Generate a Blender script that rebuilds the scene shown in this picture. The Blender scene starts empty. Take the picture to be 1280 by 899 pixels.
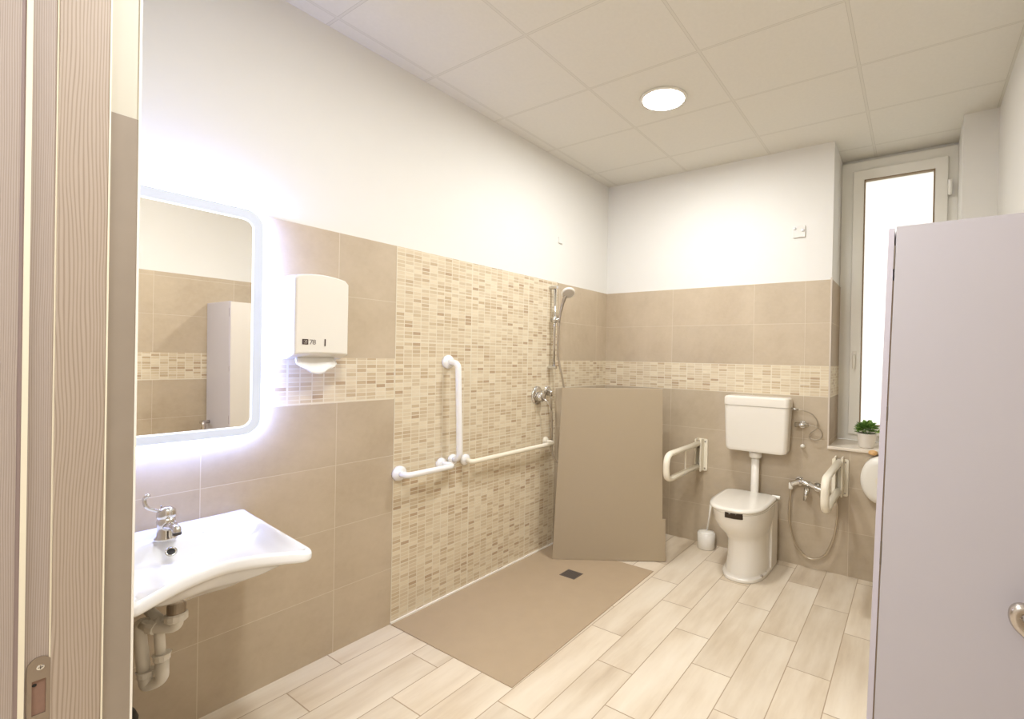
import bpy, bmesh, math, random
from mathutils import Vector, Matrix
from math import sin, cos, pi
random.seed(7)
scene = bpy.context.scene
COL = scene.collection

# ------------------------------------------------------------------ helpers
def s2l(c):
    c = c / 255.0
    return c / 12.92 if c <= 0.04045 else ((c + 0.055) / 1.055) ** 2.4
def rgb(r, g, b): return (s2l(r), s2l(g), s2l(b), 1.0)

def new_mat(name):
    m = bpy.data.materials.new(name); m.use_nodes = True
    nt = m.node_tree
    return m, nt, nt.nodes['Principled BSDF']

class NT:
    """tiny helper to write node maths"""
    def __init__(self, nt): self.nt = nt
    def n(self, t, **k):
        x = self.nt.nodes.new(t)
        for a, b in k.items(): setattr(x, a, b)
        return x
    def link(self, a, b): self.nt.links.new(a, b)
    def m(self, op, a, b=None, c=None):
        x = self.n('ShaderNodeMath', operation=op)
        for i, v in enumerate((a, b, c)):
            if v is None: continue
            if isinstance(v, (int, float)): x.inputs[i].default_value = v
            else: self.link(v, x.inputs[i])
        return x.outputs[0]
    def pos(self):
        g = self.n('ShaderNodeNewGeometry'); s = self.n('ShaderNodeSeparateXYZ')
        self.link(g.outputs['Position'], s.inputs[0])
        self.P = g.outputs['Position']
        return dict(X=s.outputs[0], Y=s.outputs[1], Z=s.outputs[2])
    def mix(self, f, a, b):
        x = self.n('ShaderNodeMix', data_type='RGBA')
        for s, v in ((0, f), (6, a), (7, b)):
            if isinstance(v, (int, float, tuple)): x.inputs[s].default_value = v
            else: self.link(v, x.inputs[s])
        return x.outputs[2]
    def noise(self, vec, scale, detail=3, rough=.55, out='Fac'):
        x = self.n('ShaderNodeTexNoise'); x.inputs['Scale'].default_value = scale
        x.inputs['Detail'].default_value = detail; x.inputs['Roughness'].default_value = rough
        if vec is not None: self.link(vec, x.inputs['Vector'])
        return x.outputs[out]
    def ramp(self, f, stops, const=False):
        x = self.n('ShaderNodeValToRGB'); cr = x.color_ramp
        if const: cr.interpolation = 'CONSTANT'
        while len(cr.elements) < len(stops): cr.elements.new(.5)
        for e, (p, c) in zip(cr.elements, stops): e.position = p; e.color = c
        self.link(f, x.inputs[0]); return x.outputs[0]
    def comb(self, x, y, z=0.0):
        c = self.n('ShaderNodeCombineXYZ')
        for i, v in enumerate((x, y, z)):
            if isinstance(v, (int, float)): c.inputs[i].default_value = v
            else: self.link(v, c.inputs[i])
        return c.outputs[0]
    def bump(self, h, strength, dist, bsdf):
        b = self.n('ShaderNodeBump'); b.inputs['Strength'].default_value = strength
        b.inputs['Distance'].default_value = dist
        self.link(h, b.inputs['Height']); self.link(b.outputs[0], bsdf.inputs['Normal'])
    def cell(self, coord, off, size, gap):
        """returns (inside 0/1 , cell index) for a 1D repetition"""
        t = self.m('DIVIDE', self.m('SUBTRACT', coord, off), size)
        i = self.m('FLOOR', t); f = self.m('SUBTRACT', t, i)
        d = self.m('MULTIPLY', self.m('MINIMUM', f, self.m('SUBTRACT', 1.0, f)), size)
        return self.m('GREATER_THAN', d, gap / 2), i
    def rand(self, i, j, seed=0.0):
        w = self.n('ShaderNodeTexWhiteNoise', noise_dimensions='3D')
        self.link(self.comb(i, j, seed), w.inputs['Vector']); return w.outputs['Value']

def plain(name, col, rough=.5, metal=0.0, coat=0.0, bump=None, spec=None, vary=0.03):
    m, nt, b = new_mat(name); N = NT(nt)
    b.inputs['Roughness'].default_value = rough; b.inputs['Metallic'].default_value = metal
    b.inputs['Coat Weight'].default_value = coat
    if spec is not None: b.inputs['Specular IOR Level'].default_value = spec
    tc = N.n('ShaderNodeTexCoord')
    f = N.noise(tc.outputs['Object'], 9, 2)
    d = tuple(c * (1 - vary) for c in col[:3]) + (1,)
    e = tuple(min(1, c * (1 + vary)) for c in col[:3]) + (1,)
    N.link(N.mix(f, d, e), b.inputs['Base Color'])
    if bump:
        N.bump(N.noise(tc.outputs['Object'], bump[0], 2), bump[1], bump[2], b)
    return m

def big_tile(name, U, u0, T, z0, hz, base=(190, 173, 148), seed=0.0):
    m, nt, b = new_mat(name); N = NT(nt); p = N.pos()
    iu, ku = N.cell(p[U], u0, T, .0028); iz, kz = N.cell(p['Z'], z0, hz, .0026)
    inside = N.m('MULTIPLY', iu, iz)
    r = N.rand(ku, kz, seed)
    n1 = N.noise(N.P, 3.2, 5, .6); n2 = N.noise(N.P, 26, 4, .6)
    fac = N.m('ADD', N.m('MULTIPLY', n1, .75), N.m('MULTIPLY', n2, .25))
    c = N.ramp(fac, [(.32, rgb(base[0] - 10, base[1] - 11, base[2] - 11)), (.5, rgb(*base)), (.68, rgb(base[0] + 8, base[1] + 8, base[2] + 8))])
    sh = N.m('ADD', .96, N.m('MULTIPLY', r, .07))
    h = N.n('ShaderNodeHueSaturation'); N.link(c, h.inputs['Color']); N.link(sh, h.inputs['Value'])
    c = N.mix(inside, rgb(208, 196, 174), h.outputs[0])
    N.link(c, b.inputs['Base Color']); b.inputs['Roughness'].default_value = .42
    N.bump(N.m('ADD', inside, N.m('MULTIPLY', n2, .12)), .35, .0015, b)
    return m

def mosaic(name, U, u0, pu, z0, pz, su, sz, seed=0.0):
    m, nt, b = new_mat(name); N = NT(nt); p = N.pos()
    iu, ku = N.cell(p[U], u0, pu, .0045); iz, kz = N.cell(p['Z'], z0, pz, .0038)
    ju, _ = N.cell(p[U], u0, su, .008); jz, _ = N.cell(p['Z'], z0, sz, .006)
    inside = N.m('MULTIPLY', iu, iz); inside2 = N.m('MULTIPLY', inside, N.m('MULTIPLY', ju, jz))
    r = N.rand(ku, kz, seed); r2 = N.rand(ku, kz, seed + 5.3)
    c = N.ramp(r, [(0, rgb(216, 200, 170)), (.24, rgb(207, 189, 158)), (.44, rgb(222, 208, 180)), (.58, rgb(202, 182, 150)),
                   (.74, rgb(213, 196, 166)), (.87, rgb(194, 172, 140)), (.96, rgb(182, 157, 126))], True)
    st = N.noise(N.comb(N.m('MULTIPLY', p[U], 30), N.m('MULTIPLY', p['Z'], 260), r2), 1.0, 3)
    h = N.n('ShaderNodeHueSaturation'); N.link(c, h.inputs['Color']); N.link(N.m('ADD', .86, N.m('MULTIPLY', st, .26)), h.inputs['Value'])
    c = N.mix(inside2, rgb(222, 212, 190), h.outputs[0])
    N.link(c, b.inputs['Base Color']); b.inputs['Roughness'].default_value = .38
    N.bump(inside2, .4, .0015, b)
    return m

def floor_mat():
    m, nt, b = new_mat('wood_look_floor_tiles'); N = NT(nt); p = N.pos()
    iu, ku = N.cell(p['X'], .905, .195, .0045)
    yy = N.m('ADD', p['Y'], N.m('MULTIPLY', ku, .2223))
    iv, kv = N.cell(yy, -1.404, .667, .0045)
    inside = N.m('MULTIPLY', iu, iv); r = N.rand(ku, kv, 2.1)
    vec = N.comb(N.m('MULTIPLY', p['X'], 9), N.m('MULTIPLY', p['Y'], 1.3), N.m('MULTIPLY', r, 30))
    g = N.noise(vec, 1.0, 6, .62); vec2 = N.comb(N.m('MULTIPLY', p['X'], 3), N.m('MULTIPLY', p['Y'], 1.6), N.m('MULTIPLY', r, 17))
    g2 = N.noise(vec2, 1.0, 3, .5)
    f = N.m('ADD', N.m('MULTIPLY', g, .55), N.m('MULTIPLY', g2, .45))
    c = N.ramp(f, [(.32, rgb(190, 171, 146)), (.42, rgb(208, 191, 166)), (.54, rgb(222, 208, 186)), (.68, rgb(232, 221, 202))])
    h = N.n('ShaderNodeHueSaturation'); N.link(c, h.inputs['Color']); N.link(N.m('ADD', .945, N.m('MULTIPLY', r, .09)), h.inputs['Value'])
    c = N.mix(inside, rgb(170, 148, 120), h.outputs[0])
    N.link(c, b.inputs['Base Color']); b.inputs['Roughness'].default_value = .4
    N.bump(N.m('ADD', inside, N.m('MULTIPLY', g, .2)), .3, .001, b)
    return m

def ceiling_mat():
    m, nt, b = new_mat('ceiling_tiles'); N = NT(nt); p = N.pos()
    iu, ku = N.cell(p['X'], .085, .671, .013); iv, kv = N.cell(p['Y'], -.31, .507, .010)
    ju, _ = N.cell(p['X'], .085, .671, .017); jv, _ = N.cell(p['Y'], -.31, .507, .014)
    inside = N.m('MULTIPLY', iu, iv); edge = N.m('MULTIPLY', ju, jv)
    n = N.noise(N.P, 60, 3)
    c = N.mix(n, rgb(224, 220, 209), rgb(231, 227, 216))
    c = N.mix(edge, rgb(202, 197, 184), c)
    c = N.mix(inside, rgb(222, 218, 206), c)
    N.link(c, b.inputs['Base Color']); b.inputs['Roughness'].default_value = .85
    N.bump(N.m('ADD', edge, N.m('MULTIPLY', n, .1)), .2, .001, b)
    return m

def wood_mat(name, c1, c2, c3, ax='Y', off=0.0, sc=1.0):
    m, nt, b = new_mat(name); N = NT(nt); p = N.pos()
    vec = N.comb(N.m('ADD', N.m('MULTIPLY', p[ax], 4.5), off), 0.0, N.m('MULTIPLY', p['Z'], .8))
    d = N.noise(vec, 2.2, 2, .45)
    u = N.m('ADD', N.m('MULTIPLY', p[ax], 1150 * sc), N.m('MULTIPLY', d, 52 / sc))
    w = N.m('SUBTRACT', 1.0, N.m('POWER', N.m('ADD', .5, N.m('MULTIPLY', N.m('SINE', u), .5)), 2.2))
    fine = N.noise(N.comb(N.m('MULTIPLY', p[ax], 900), 0.0, N.m('MULTIPLY', p['Z'], 9)), 1.0, 3)
    f = N.m('ADD', N.m('MULTIPLY', w, .55), N.m('MULTIPLY', fine, .45))
    N.link(N.ramp(f, [(.12, c1), (.5, c2), (.85, c3)]), b.inputs['Base Color'])
    b.inputs['Roughness'].default_value = .5
    N.bump(f, .15, .0006, b)
    return m

def emis(name, col, strength):
    m, nt, b = new_mat(name)
    b.inputs['Base Color'].default_value = (.3, .3, .3, 1)
    b.inputs['Emission Color'].default_value = col; b.inputs['Emission Strength'].default_value = strength
    return m

WHITE_WALL = plain('white_wall_paint', rgb(228, 225, 218), .8, bump=(55, .05, .001), vary=.01)
TILE_L_LOW = big_tile('stone_tile_left_low', 'Y', -2.271, .498, 0.0, .3007)
TILE_L_UP = big_tile('stone_tile_left_up', 'Y', -2.271, .498, 1.417, .3, seed=3.0)
TILE_R_LOW = big_tile('stone_tile_shower_low', 'Y', -.15, .498, 0.0, .3007, seed=4.0)
TILE_R_UP = big_tile('stone_tile_shower_up', 'Y', -.15, .498, 1.417, .3, seed=5.0)
TILE_B_LOW = big_tile('stone_tile_back_low', 'X', .658, .676, 0.0, .3007, base=(186, 170, 146), seed=6.0)
TILE_B_UP = big_tile('stone_tile_back_up', 'X', .658, .676, 1.417, .3, base=(190, 173, 148), seed=7.0)
MOS_L = mosaic('mosaic_left', 'Y', -1.982, .0498, 0.0, .0201, .498, .302, 1.0)
MOS_B = mosaic('mosaic_back', 'X', .12, .0676, 1.203, .0194, .676, .4, 2.0)
FLOOR = floor_mat(); CEIL = ceiling_mat()
WOOD = wood_mat('pale_ash_lining', rgb(142, 124, 107), rgb(168, 151, 134), rgb(177, 161, 145), 'Y', 0.3, 1.0)
WOOD2 = wood_mat('pale_ash_casing', rgb(144, 129, 118), rgb(166, 151, 140), rgb(175, 161, 150), 'Y', 4.3, 1.7)
SEAM = plain('cream_edge_seal', rgb(232, 222, 198), .5)
CERAMIC = plain('glossy_white_ceramic', rgb(240, 240, 240), .08, coat=.5, vary=.005)
TOILETW = plain('toilet_white', rgb(234, 228, 216), .16, coat=.3, vary=.005)
PLASTIC = plain('white_plastic', rgb(234, 229, 217), .3, vary=.01)
RAILW = plain('white_rail_nylon', rgb(240, 238, 234), .25, coat=.2, vary=.005)
RAILC = plain('cream_rail_nylon', rgb(236, 228, 208), .3, coat=.2, vary=.005)
TRAPW = plain('grey_white_trap_plastic', rgb(228, 223, 212), .4)
CHROME = plain('chrome', rgb(214, 212, 208), .12, 1.0, vary=.02)
STEEL = plain('brushed_steel', rgb(176, 168, 158), .32, 1.0)
DARK = plain('dark_metal', rgb(72, 66, 60), .4, .5)
BLACK = plain('black_plastic', rgb(22, 20, 20), .45)
TRAY = plain('taupe_stone_tray', rgb(177, 156, 128), .55, bump=(240, .35, .002), vary=.05)
SEALANT = plain('white_sealant', rgb(240, 234, 222), .5)
PANEL = plain('taupe_panel', rgb(172, 156, 131), .9, spec=.1, vary=.003)
GREY = plain('lilac_grey_laminate', rgb(186, 181, 186), .42, vary=.015, bump=(400, .08, .0005))
GREYE = plain('lilac_grey_edge', rgb(196, 190, 200), .4, vary=.01)
FRAMEW = plain('cream_window_frame', rgb(240, 237, 228), .35, vary=.01)
SILLM = plain('pale_sill_stone', rgb(226, 214, 196), .25)
LEAF = plain('green_leaf', rgb(104, 142, 62), .5, vary=.35)
LEAF2 = plain('light_green_leaf', rgb(160, 190, 104), .5, vary=.3)
SOIL = plain('dark_soil', rgb(60, 45, 32), .9)
POTM = plain('white_pot_glaze', rgb(236, 230, 220), .35)
TAN = plain('tan_wood_knob', rgb(214, 170, 112), .5)
PAPER = plain('white_paper', rgb(244, 243, 240), .9, spec=.1, bump=(70, .15, .002), vary=.01)
INK = plain('dark_brown_ink', rgb(70, 52, 46), .6)
INKG = plain('grey_ink', rgb(140, 132, 126), .6)
BRASS = plain('bare_wood_recess', rgb(138, 108, 92), .8, vary=.15)
HALLW = plain('hall_paint', rgb(230, 224, 214), .85)

def mirror_mat():
    m, nt, b = new_mat('mirror_glass')
    b.inputs['Base Color'].default_value = (.93, .915, .88, 1); b.inputs['Metallic'].default_value = 1
    b.inputs['Roughness'].default_value = .008
    return m
MIRROR = mirror_mat()
LEDBAND = emis('frosted_led_band', (.78, .84, 1, 1), .62)
LEDRIM = emis('led_back_strip', (.28, .40, 1, 1), 110)
LAMPE = emis('lamp_diffuser', (1, .95, .86, 1), 30)

def glass_mat():
    m, nt, b = new_mat('frosted_window_glass'); N = NT(nt)
    out = nt.nodes['Material Output']
    tr = N.n('ShaderNodeBsdfTranslucent'); tr.inputs['Color'].default_value = (.95, .95, .93, 1)
    tp = N.n('ShaderNodeBsdfTransparent'); tp.inputs['Color'].default_value = (.97, .97, .95, 1)
    gl = N.n('ShaderNodeBsdfGlossy'); gl.inputs['Roughness'].default_value = .05
    m1 = N.n('ShaderNodeMixShader'); m1.inputs[0].default_value = .6
    N.link(tr.outputs[0], m1.inputs[1]); N.link(tp.outputs[0], m1.inputs[2])
    m2 = N.n('ShaderNodeMixShader'); m2.inputs[0].default_value = .06
    N.link(m1.outputs[0], m2.inputs[1]); N.link(gl.outputs[0], m2.inputs[2])
    N.link(m2.outputs[0], out.inputs['Surface'])
    return m
GLASS = glass_mat()

# ---- mesh builders
def obj(name, bm, mat, parent=None, smooth=False, bevel=0, seg=2, subsurf=0):
    me = bpy.data.meshes.new(name); bmesh.ops.recalc_face_normals(bm, faces=bm.faces); bm.to_mesh(me); bm.free()
    o = bpy.data.objects.new(name, me); COL.objects.link(o); me.materials.append(mat)
    if smooth:
        for p in me.polygons: p.use_smooth = True
    if bevel:
        b = o.modifiers.new('bevel', 'BEVEL'); b.width = bevel; b.segments = seg; b.limit_method = 'ANGLE'; b.angle_limit = math.radians(40)
        b.harden_normals = False
        for p in me.polygons: p.use_smooth = True
        w = o.modifiers.new('wn', 'WEIGHTED_NORMAL'); w.keep_sharp = True
    if subsurf:
        s = o.modifiers.new('ss', 'SUBSURF'); s.levels = subsurf; s.render_levels = subsurf
    if parent:
        o.parent = parent; o.matrix_parent_inverse = Matrix.Translation(-Vector(parent.location))
    return o
def struct(name, bm, mat, parent=None, **k):
    o = obj(name, bm, mat, parent, **k); o['kind'] = 'structure'; return o
def thing(name, label, cat, loc, group=None):
    o = bpy.data.objects.new(name, None); COL.objects.link(o); o.location = loc; o.empty_display_size = .05
    o['label'] = label; o['category'] = cat
    if group: o['group'] = group
    return o
def tag(o, label, cat, group=None):
    o['label'] = label; o['category'] = cat
    if group: o['group'] = group
    return o
def bx(bm, x0, x1, y0, y1, z0, z1):
    v = [bm.verts.new((x, y, z)) for x in (x0, x1) for y in (y0, y1) for z in (z0, z1)]
    for f in ((0, 1, 3, 2), (4, 6, 7, 5), (0, 4, 5, 1), (2, 3, 7, 6), (0, 2, 6, 4), (1, 5, 7, 3)):
        bm.faces.new([v[i] for i in f])
    return bm
def box(*a): return bx(bmesh.new(), *a)
def smooth_path(pts, n=8):
    """Catmull-Rom through the points"""
    P = [Vector(p) for p in pts]; Q = [P[0] * 2 - P[1]] + P + [P[-1] * 2 - P[-2]]; out = []
    for i in range(1, len(Q) - 2):
        a, b, c, d = Q[i - 1:i + 3]
        for k in range(n):
            t = k / n
            out.append(.5 * ((2 * b) + (c - a) * t + (2 * a - 5 * b + 4 * c - d) * t * t + (3 * b - a - 3 * c + d) * t ** 3))
    out.append(P[-1]); return out
def round_path(pts, r, n=7):
    """polyline with rounded corners"""
    P = [Vector(p) for p in pts]; out = [P[0]]
    for i in range(1, len(P) - 1):
        a = (P[i - 1] - P[i]); b = (P[i + 1] - P[i]); q = min(r, a.length * .49, b.length * .49)
        s = P[i] + a.normalized() * q; e = P[i] + b.normalized() * q
        for k in range(n + 1):
            t = k / n; out.append(s.lerp(P[i], t).lerp(P[i].lerp(e, t), t))
    out.append(P[-1]); return out
def tube(bm, pts, r, seg=14, caps=True, sx=1.0):
    P = [Vector(p) for p in pts]; R = r if isinstance(r, (list, tuple)) else [r] * len(P)
    rings = []; prev = None
    for i, p in enumerate(P):
        t = (P[min(i + 1, len(P) - 1)] - P[max(i - 1, 0)]).normalized()
        if prev is None:
            u = t.orthogonal().normalized()
        else:
            u = prev - t * prev.dot(t)
            u = u.normalized() if u.length > 1e-6 else t.orthogonal().normalized()
        prev = u; w = t.cross(u)
        ring = []
        for k in range(seg):
            a = 2 * pi * k / seg; o = u * cos(a) * R[i] + w * sin(a) * R[i]
            ring.append(bm.verts.new(p + Vector((o.x * sx, o.y, o.z))))
        rings.append(ring)
    for a, b in zip(rings, rings[1:]):
        for k in range(seg): bm.faces.new((a[k], a[(k + 1) % seg], b[(k + 1) % seg], b[k]))
    if caps: bm.faces.new(rings[0]); bm.faces.new(rings[-1])
    return bm
def tb(pts, r, **k): return tube(bmesh.new(), pts, r, **k)
def cyl(bm, a, b, r, r2=None, seg=24, sx=1.0): return tube(bm, [a, b], [r, r if r2 is None else r2], seg=seg, sx=sx)
def lathe(bm, prof, c, axis='Z', seg=36, sx=1.0, sy=1.0):
    rings = []
    for r, h in prof:
        ring = []
        for k in range(seg):
            a = 2 * pi * k / seg; x, y = r * cos(a), r * sin(a)
            if axis == 'Z': q = (c[0] + x * sx, c[1] + y * sy, c[2] + h)
            elif axis == 'X': q = (c[0] + h, c[1] + x * sx, c[2] + y * sy)
            else: q = (c[0] + x * sx, c[1] + h, c[2] + y * sy)
            ring.append(bm.verts.new(q))
        rings.append(ring)
    for a, b in zip(rings, rings[1:]):
        for k in range(seg): bm.faces.new((a[k], a[(k + 1) % seg], b[(k + 1) % seg], b[k]))
    bm.faces.new(rings[0]); bm.faces.new(rings[-1]); return bm
def prism(bm, poly, a, b, axis):
    """extrude a 2D outline between a and b along axis; poly in the two other axes order (x,y,z)"""
    def mk(p, h):
        if axis == 'X': return (h, p[0], p[1])
        if axis == 'Y': return (p[0], h, p[1])
        return (p[0], p[1], h)
    lo = [bm.verts.new(mk(p, a)) for p in poly]; hi = [bm.verts.new(mk(p, b)) for p in poly]; n = len(poly)
    bm.faces.new(lo); bm.faces.new(hi)
    for i in range(n): bm.faces.new((lo[i], lo[(i + 1) % n], hi[(i + 1) % n], hi[i]))
    return bm
def rrect(a0, a1, b0, b1, r, n=8, rs=1.0):
    out = []
    for cx, cy, s in ((a1 - r, b1 - r, 0), (a0 + r, b1 - r, 1), (a0 + r, b0 + r, 2), (a1 - r, b0 + r, 3)):
        for k in range(n + 1):
            t = (s + k / n) * pi / 2; out.append((cx + r * cos(t), cy + r * sin(t)))
    return out
def ring_prism(bm, outer, inner, a, b, axis):
    def mk(p, h):
        if axis == 'X': return (h, p[0], p[1])
        if axis == 'Y': return (p[0], h, p[1])
        return (p[0], p[1], h)
    n = len(outer); V = [[bm.verts.new(mk(p, h)) for p in L] for L in (outer, inner) for h in (a, b)]
    o0, o1, i0, i1 = V
    for i in range(n):
        j = (i + 1) % n
        bm.faces.new((o0[i], o0[j], o1[j], o1[i])); bm.faces.new((i0[i], i0[j], i1[j], i1[i]))
        bm.faces.new((o0[i], o0[j], i0[j], i0[i])); bm.faces.new((o1[i], o1[j], i1[j], i1[i]))
    return bm
def loft(bm, rings, cap=True):
    V = [[bm.verts.new(p) for p in r] for r in rings]; n = len(V[0])
    for a, b in zip(V, V[1:]):
        for k in range(n): bm.faces.new((a[k], a[(k + 1) % n], b[(k + 1) % n], b[k]))
    if cap: bm.faces.new(V[0]); bm.faces.new(V[-1])
    return bm

# ------------------------------------------------------------------ room shell
W = 2.767; H = 2.97; YF = -3.10; YO = -3.305      # right wall, ceiling, room face / hall face of the front wall
struct('floor', box(-.3, 3.1, -6.2, .5, -.1, 0), FLOOR)
struct('ceiling', box(-.3, 3.1, YO, .5, H, H + .1), CEIL)

wl = struct('wall_left', box(-.25, -.008, YO, .5, 0, H), WHITE_WALL)
struct('tile_cladding', box(-.008, 0, YF, -1.982, 0, 1.203), TILE_L_LOW, wl)
struct('tile_cladding', box(-.008, 0, YF, -1.982, 1.417, 2.017), TILE_L_UP, wl)
struct('mosaic_band', box(-.008, 0, YF, -1.982, 1.203, 1.417), MOS_L, wl)
struct('mosaic_panel', box(-.008, 0.001, -1.982, -.675, 0, 2.017), MOS_L, wl)
struct('tile_cladding', box(-.008, 0, -.675, 0, 0, 1.203), TILE_R_LOW, wl)
struct('tile_cladding', box(-.008, 0, -.675, 0, 1.417, 2.017), TILE_R_UP, wl)
struct('mosaic_band', box(-.008, 0, -.675, 0, 1.203, 1.417), MOS_L, wl)

XN0, XN1, YN, ZS = 1.871, 2.60, .42, .868         # window niche
bmw = bmesh.new()
bx(bmw, -.3, XN0, .008, .50, 0, H); bx(bmw, XN1, 3.1, .008, .50, 0, H)
bx(bmw, XN0, XN1, .008, .50, 0, ZS - .02)
bx(bmw, XN0, XN1, YN, .50, 2.945, H)
wb = struct('wall_back', bmw, WHITE_WALL)
struct('tile_cladding', box(0, XN0, 0, .008, 0, 1.203), TILE_B_LOW, wb)
struct('tile_cladding', box(XN0, XN1, 0, .008, 0, ZS - .02), TILE_B_LOW, wb)
struct('tile_cladding', box(XN1, W, 0, .008, 0, 1.203), TILE_B_LOW, wb)
struct('tile_cladding', box(XN1, W, 0, .008, 1.417, 2.017), TILE_B_UP, wb)
struct('tile_cladding', box(0, XN0, 0, .008, 1.417, 2.017), TILE_B_UP, wb)
struct('mosaic_band', box(0, XN0, 0, .008, 1.203, 1.417), MOS_B, wb)
struct('mosaic_band', box(XN1, W, 0, .008, 1.203, 1.417), MOS_B, wb)
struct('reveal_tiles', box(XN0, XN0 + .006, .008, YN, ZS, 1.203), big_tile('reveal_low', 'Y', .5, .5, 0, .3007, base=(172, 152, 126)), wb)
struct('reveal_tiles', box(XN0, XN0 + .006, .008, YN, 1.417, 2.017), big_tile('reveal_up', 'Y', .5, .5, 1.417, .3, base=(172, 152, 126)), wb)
struct('reveal_mosaic', box(XN0, XN0 + .006, .008, YN, 1.203, 1.417), MOS_L, wb)
struct('edge_trim', box(XN0 - .006, XN0 + .004, -.004, .008, ZS - .02, 2.03), plain('pale_edge_trim', rgb(206, 194, 178), .4), wb)

wr = struct('wall_right', box(W + .008, W + .3, YO, .5, 0, H), WHITE_WALL)
for z0, z1, m in ((0, 1.203, TILE_L_LOW), (1.417, 2.05, TILE_L_UP)):
    struct('tile_cladding', box(W, W + .008, YF, 0, z0, z1), m, wr)
struct('mosaic_band', box(W, W + .008, YF, 0, 1.203, 1.417), MOS_L, wr)

# front wall (the one with the doorway the photo is taken through)
XD0, XD1, ZD = .69, 2.66, 2.55
bmw = bmesh.new()
bx(bmw, -.25, XD0 - .008, YO + .02, YF - .008, 0, H); bx(bmw, XD1 + .02, W + .3, YO + .02, YF - .008, 0, H)
bx(bmw, XD0 - .008, XD1 + .02, YO + .02, YF - .008, ZD, H)
wf = struct('wall_front', bmw, WHITE_WALL)
struct('tile_cladding', box(0, XD0 - .002, YF - .008, YF, 0, 2.017), TILE_B_LOW, wf)
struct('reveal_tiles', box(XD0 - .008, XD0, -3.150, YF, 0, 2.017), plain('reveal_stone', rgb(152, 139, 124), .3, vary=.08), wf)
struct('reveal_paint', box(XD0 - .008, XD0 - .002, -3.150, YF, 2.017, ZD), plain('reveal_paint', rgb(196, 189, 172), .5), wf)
struct('edge_trim', box(XD0 - .004, XD0 + .003, YF - .003, YF + .001, 0, ZD), SEALANT, wf)

# entrance door frame (left jamb fills the photo's left edge)
dr = struct('door_1', box(XD0 - .006, XD0 + .004, -3.231, -3.1535, 0, ZD), WOOD, bevel=.0012)
struct('jamb_rebate', box(XD0 - .012, XD0 - .002, -3.268, -3.231, 0, ZD), WOOD2, dr)
struct('edge_strip', box(XD0 - .004, XD0 + .0052, -3.1535, -3.1505, 0, ZD), SEAM, dr)
struct('edge_strip', box(XD0 - .004, XD0 + .001, -3.2335, -3.2305, 0, ZD), SEAM, dr)
struct('door_seal', box(XD0 - .012, XD0 + .004, -3.277, -3.2685, 0, ZD), SEAM, dr)
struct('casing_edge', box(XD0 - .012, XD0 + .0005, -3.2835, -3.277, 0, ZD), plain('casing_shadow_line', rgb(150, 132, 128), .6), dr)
struct('door_casing', box(XD0 - .10, XD0 + .002, YO - .02, -3.2835, 0, ZD + .08), WOOD2, dr)
struct('jamb_lining', box(XD1, XD1 + .02, YO, YF, 0, ZD), WOOD, dr)
struct('head_lining', box(XD0, XD1, YO, YF, ZD - .02, ZD), WOOD, dr)

# strike plate on the jamb
SX = XD0 - .002
sp = thing('strike_plate', 'brushed steel door strike plate with two screws, set low in the pale wood door frame', 'strike plate', (SX, -3.245, .62))
y0, y1, z0, z1 = -3.2645, -3.2285, .50, .742
outer = []
for k in range(17):
    a = pi * k / 16; outer.append(((y0 + y1) / 2 + (y1 - y0) / 2 * cos(a), z1 - .022 + .022 * sin(a)))
for k in range(17):
    a = pi + pi * k / 16; outer.append(((y0 + y1) / 2 + (y1 - y0) / 2 * cos(a), z0 + .022 + .022 * sin(a)))
hy0, hy1, hz0, hz1 = -3.2575, -3.2370, .612, .690
inner = []
cyy, czz = (y0 + y1) / 2, (hz0 + hz1) / 2
for (py, pz) in outer:
    dy = py - cyy; dz = pz - (z0 + z1) / 2
    sc = min((hy1 - hy0) / 2 / max(abs(dy), 1e-6), (hz1 - hz0) / 2 / max(abs(dz) * .33, 1e-6))
    inner.append((max(hy0, min(hy1, cyy - .001 + dy * sc)), max(hz0, min(hz1, czz + dz * .33 * sc))))
obj('plate', ring_prism(bmesh.new(), outer, inner, SX, SX + .0035, 'X'), plain('strike_steel', rgb(160, 148, 136), .38, .9), sp)
obj('recess', box(SX, SX + .0006, hy0 - .001, hy1 + .001, hz0 - .001, hz1 + .001), BRASS, sp)
obj('bolt_hole', lathe(bmesh.new(), [(.0035, .0006), (.0035, .0012)], (SX, -3.2535, .680), 'X', 16), BLACK, sp)
for z in (.718, .578):
    s = obj('screw', lathe(bmesh.new(), [(.006, .003), (.006, .0042), (.004, .005)], (SX, -3.2455, z), 'X', 20), CHROME, sp)
    obj('cross_slot', bx(box(SX + .0049, SX + .0054, -3.2493, -3.2417, z - .0006, z + .0006), SX + .0049, SX + .0054, -3.2461, -3.2449, z - .004, z + .004), DARK, s)

# hall behind the camera
struct('ceiling_hall', box(-.3, 3.1, -6.2, YO - .001, H, H + .1), HALLW)
struct('wall_hall_back', box(-.3, 3.1, -6.3, -6.2, 0, H), HALLW)
struct('wall_hall_left', box(-.4, -.3, -6.3, YO, 0, H), HALLW)
struct('wall_hall_right', box(3.1, 3.2, -6.3, YO, 0, H), HALLW)

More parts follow.
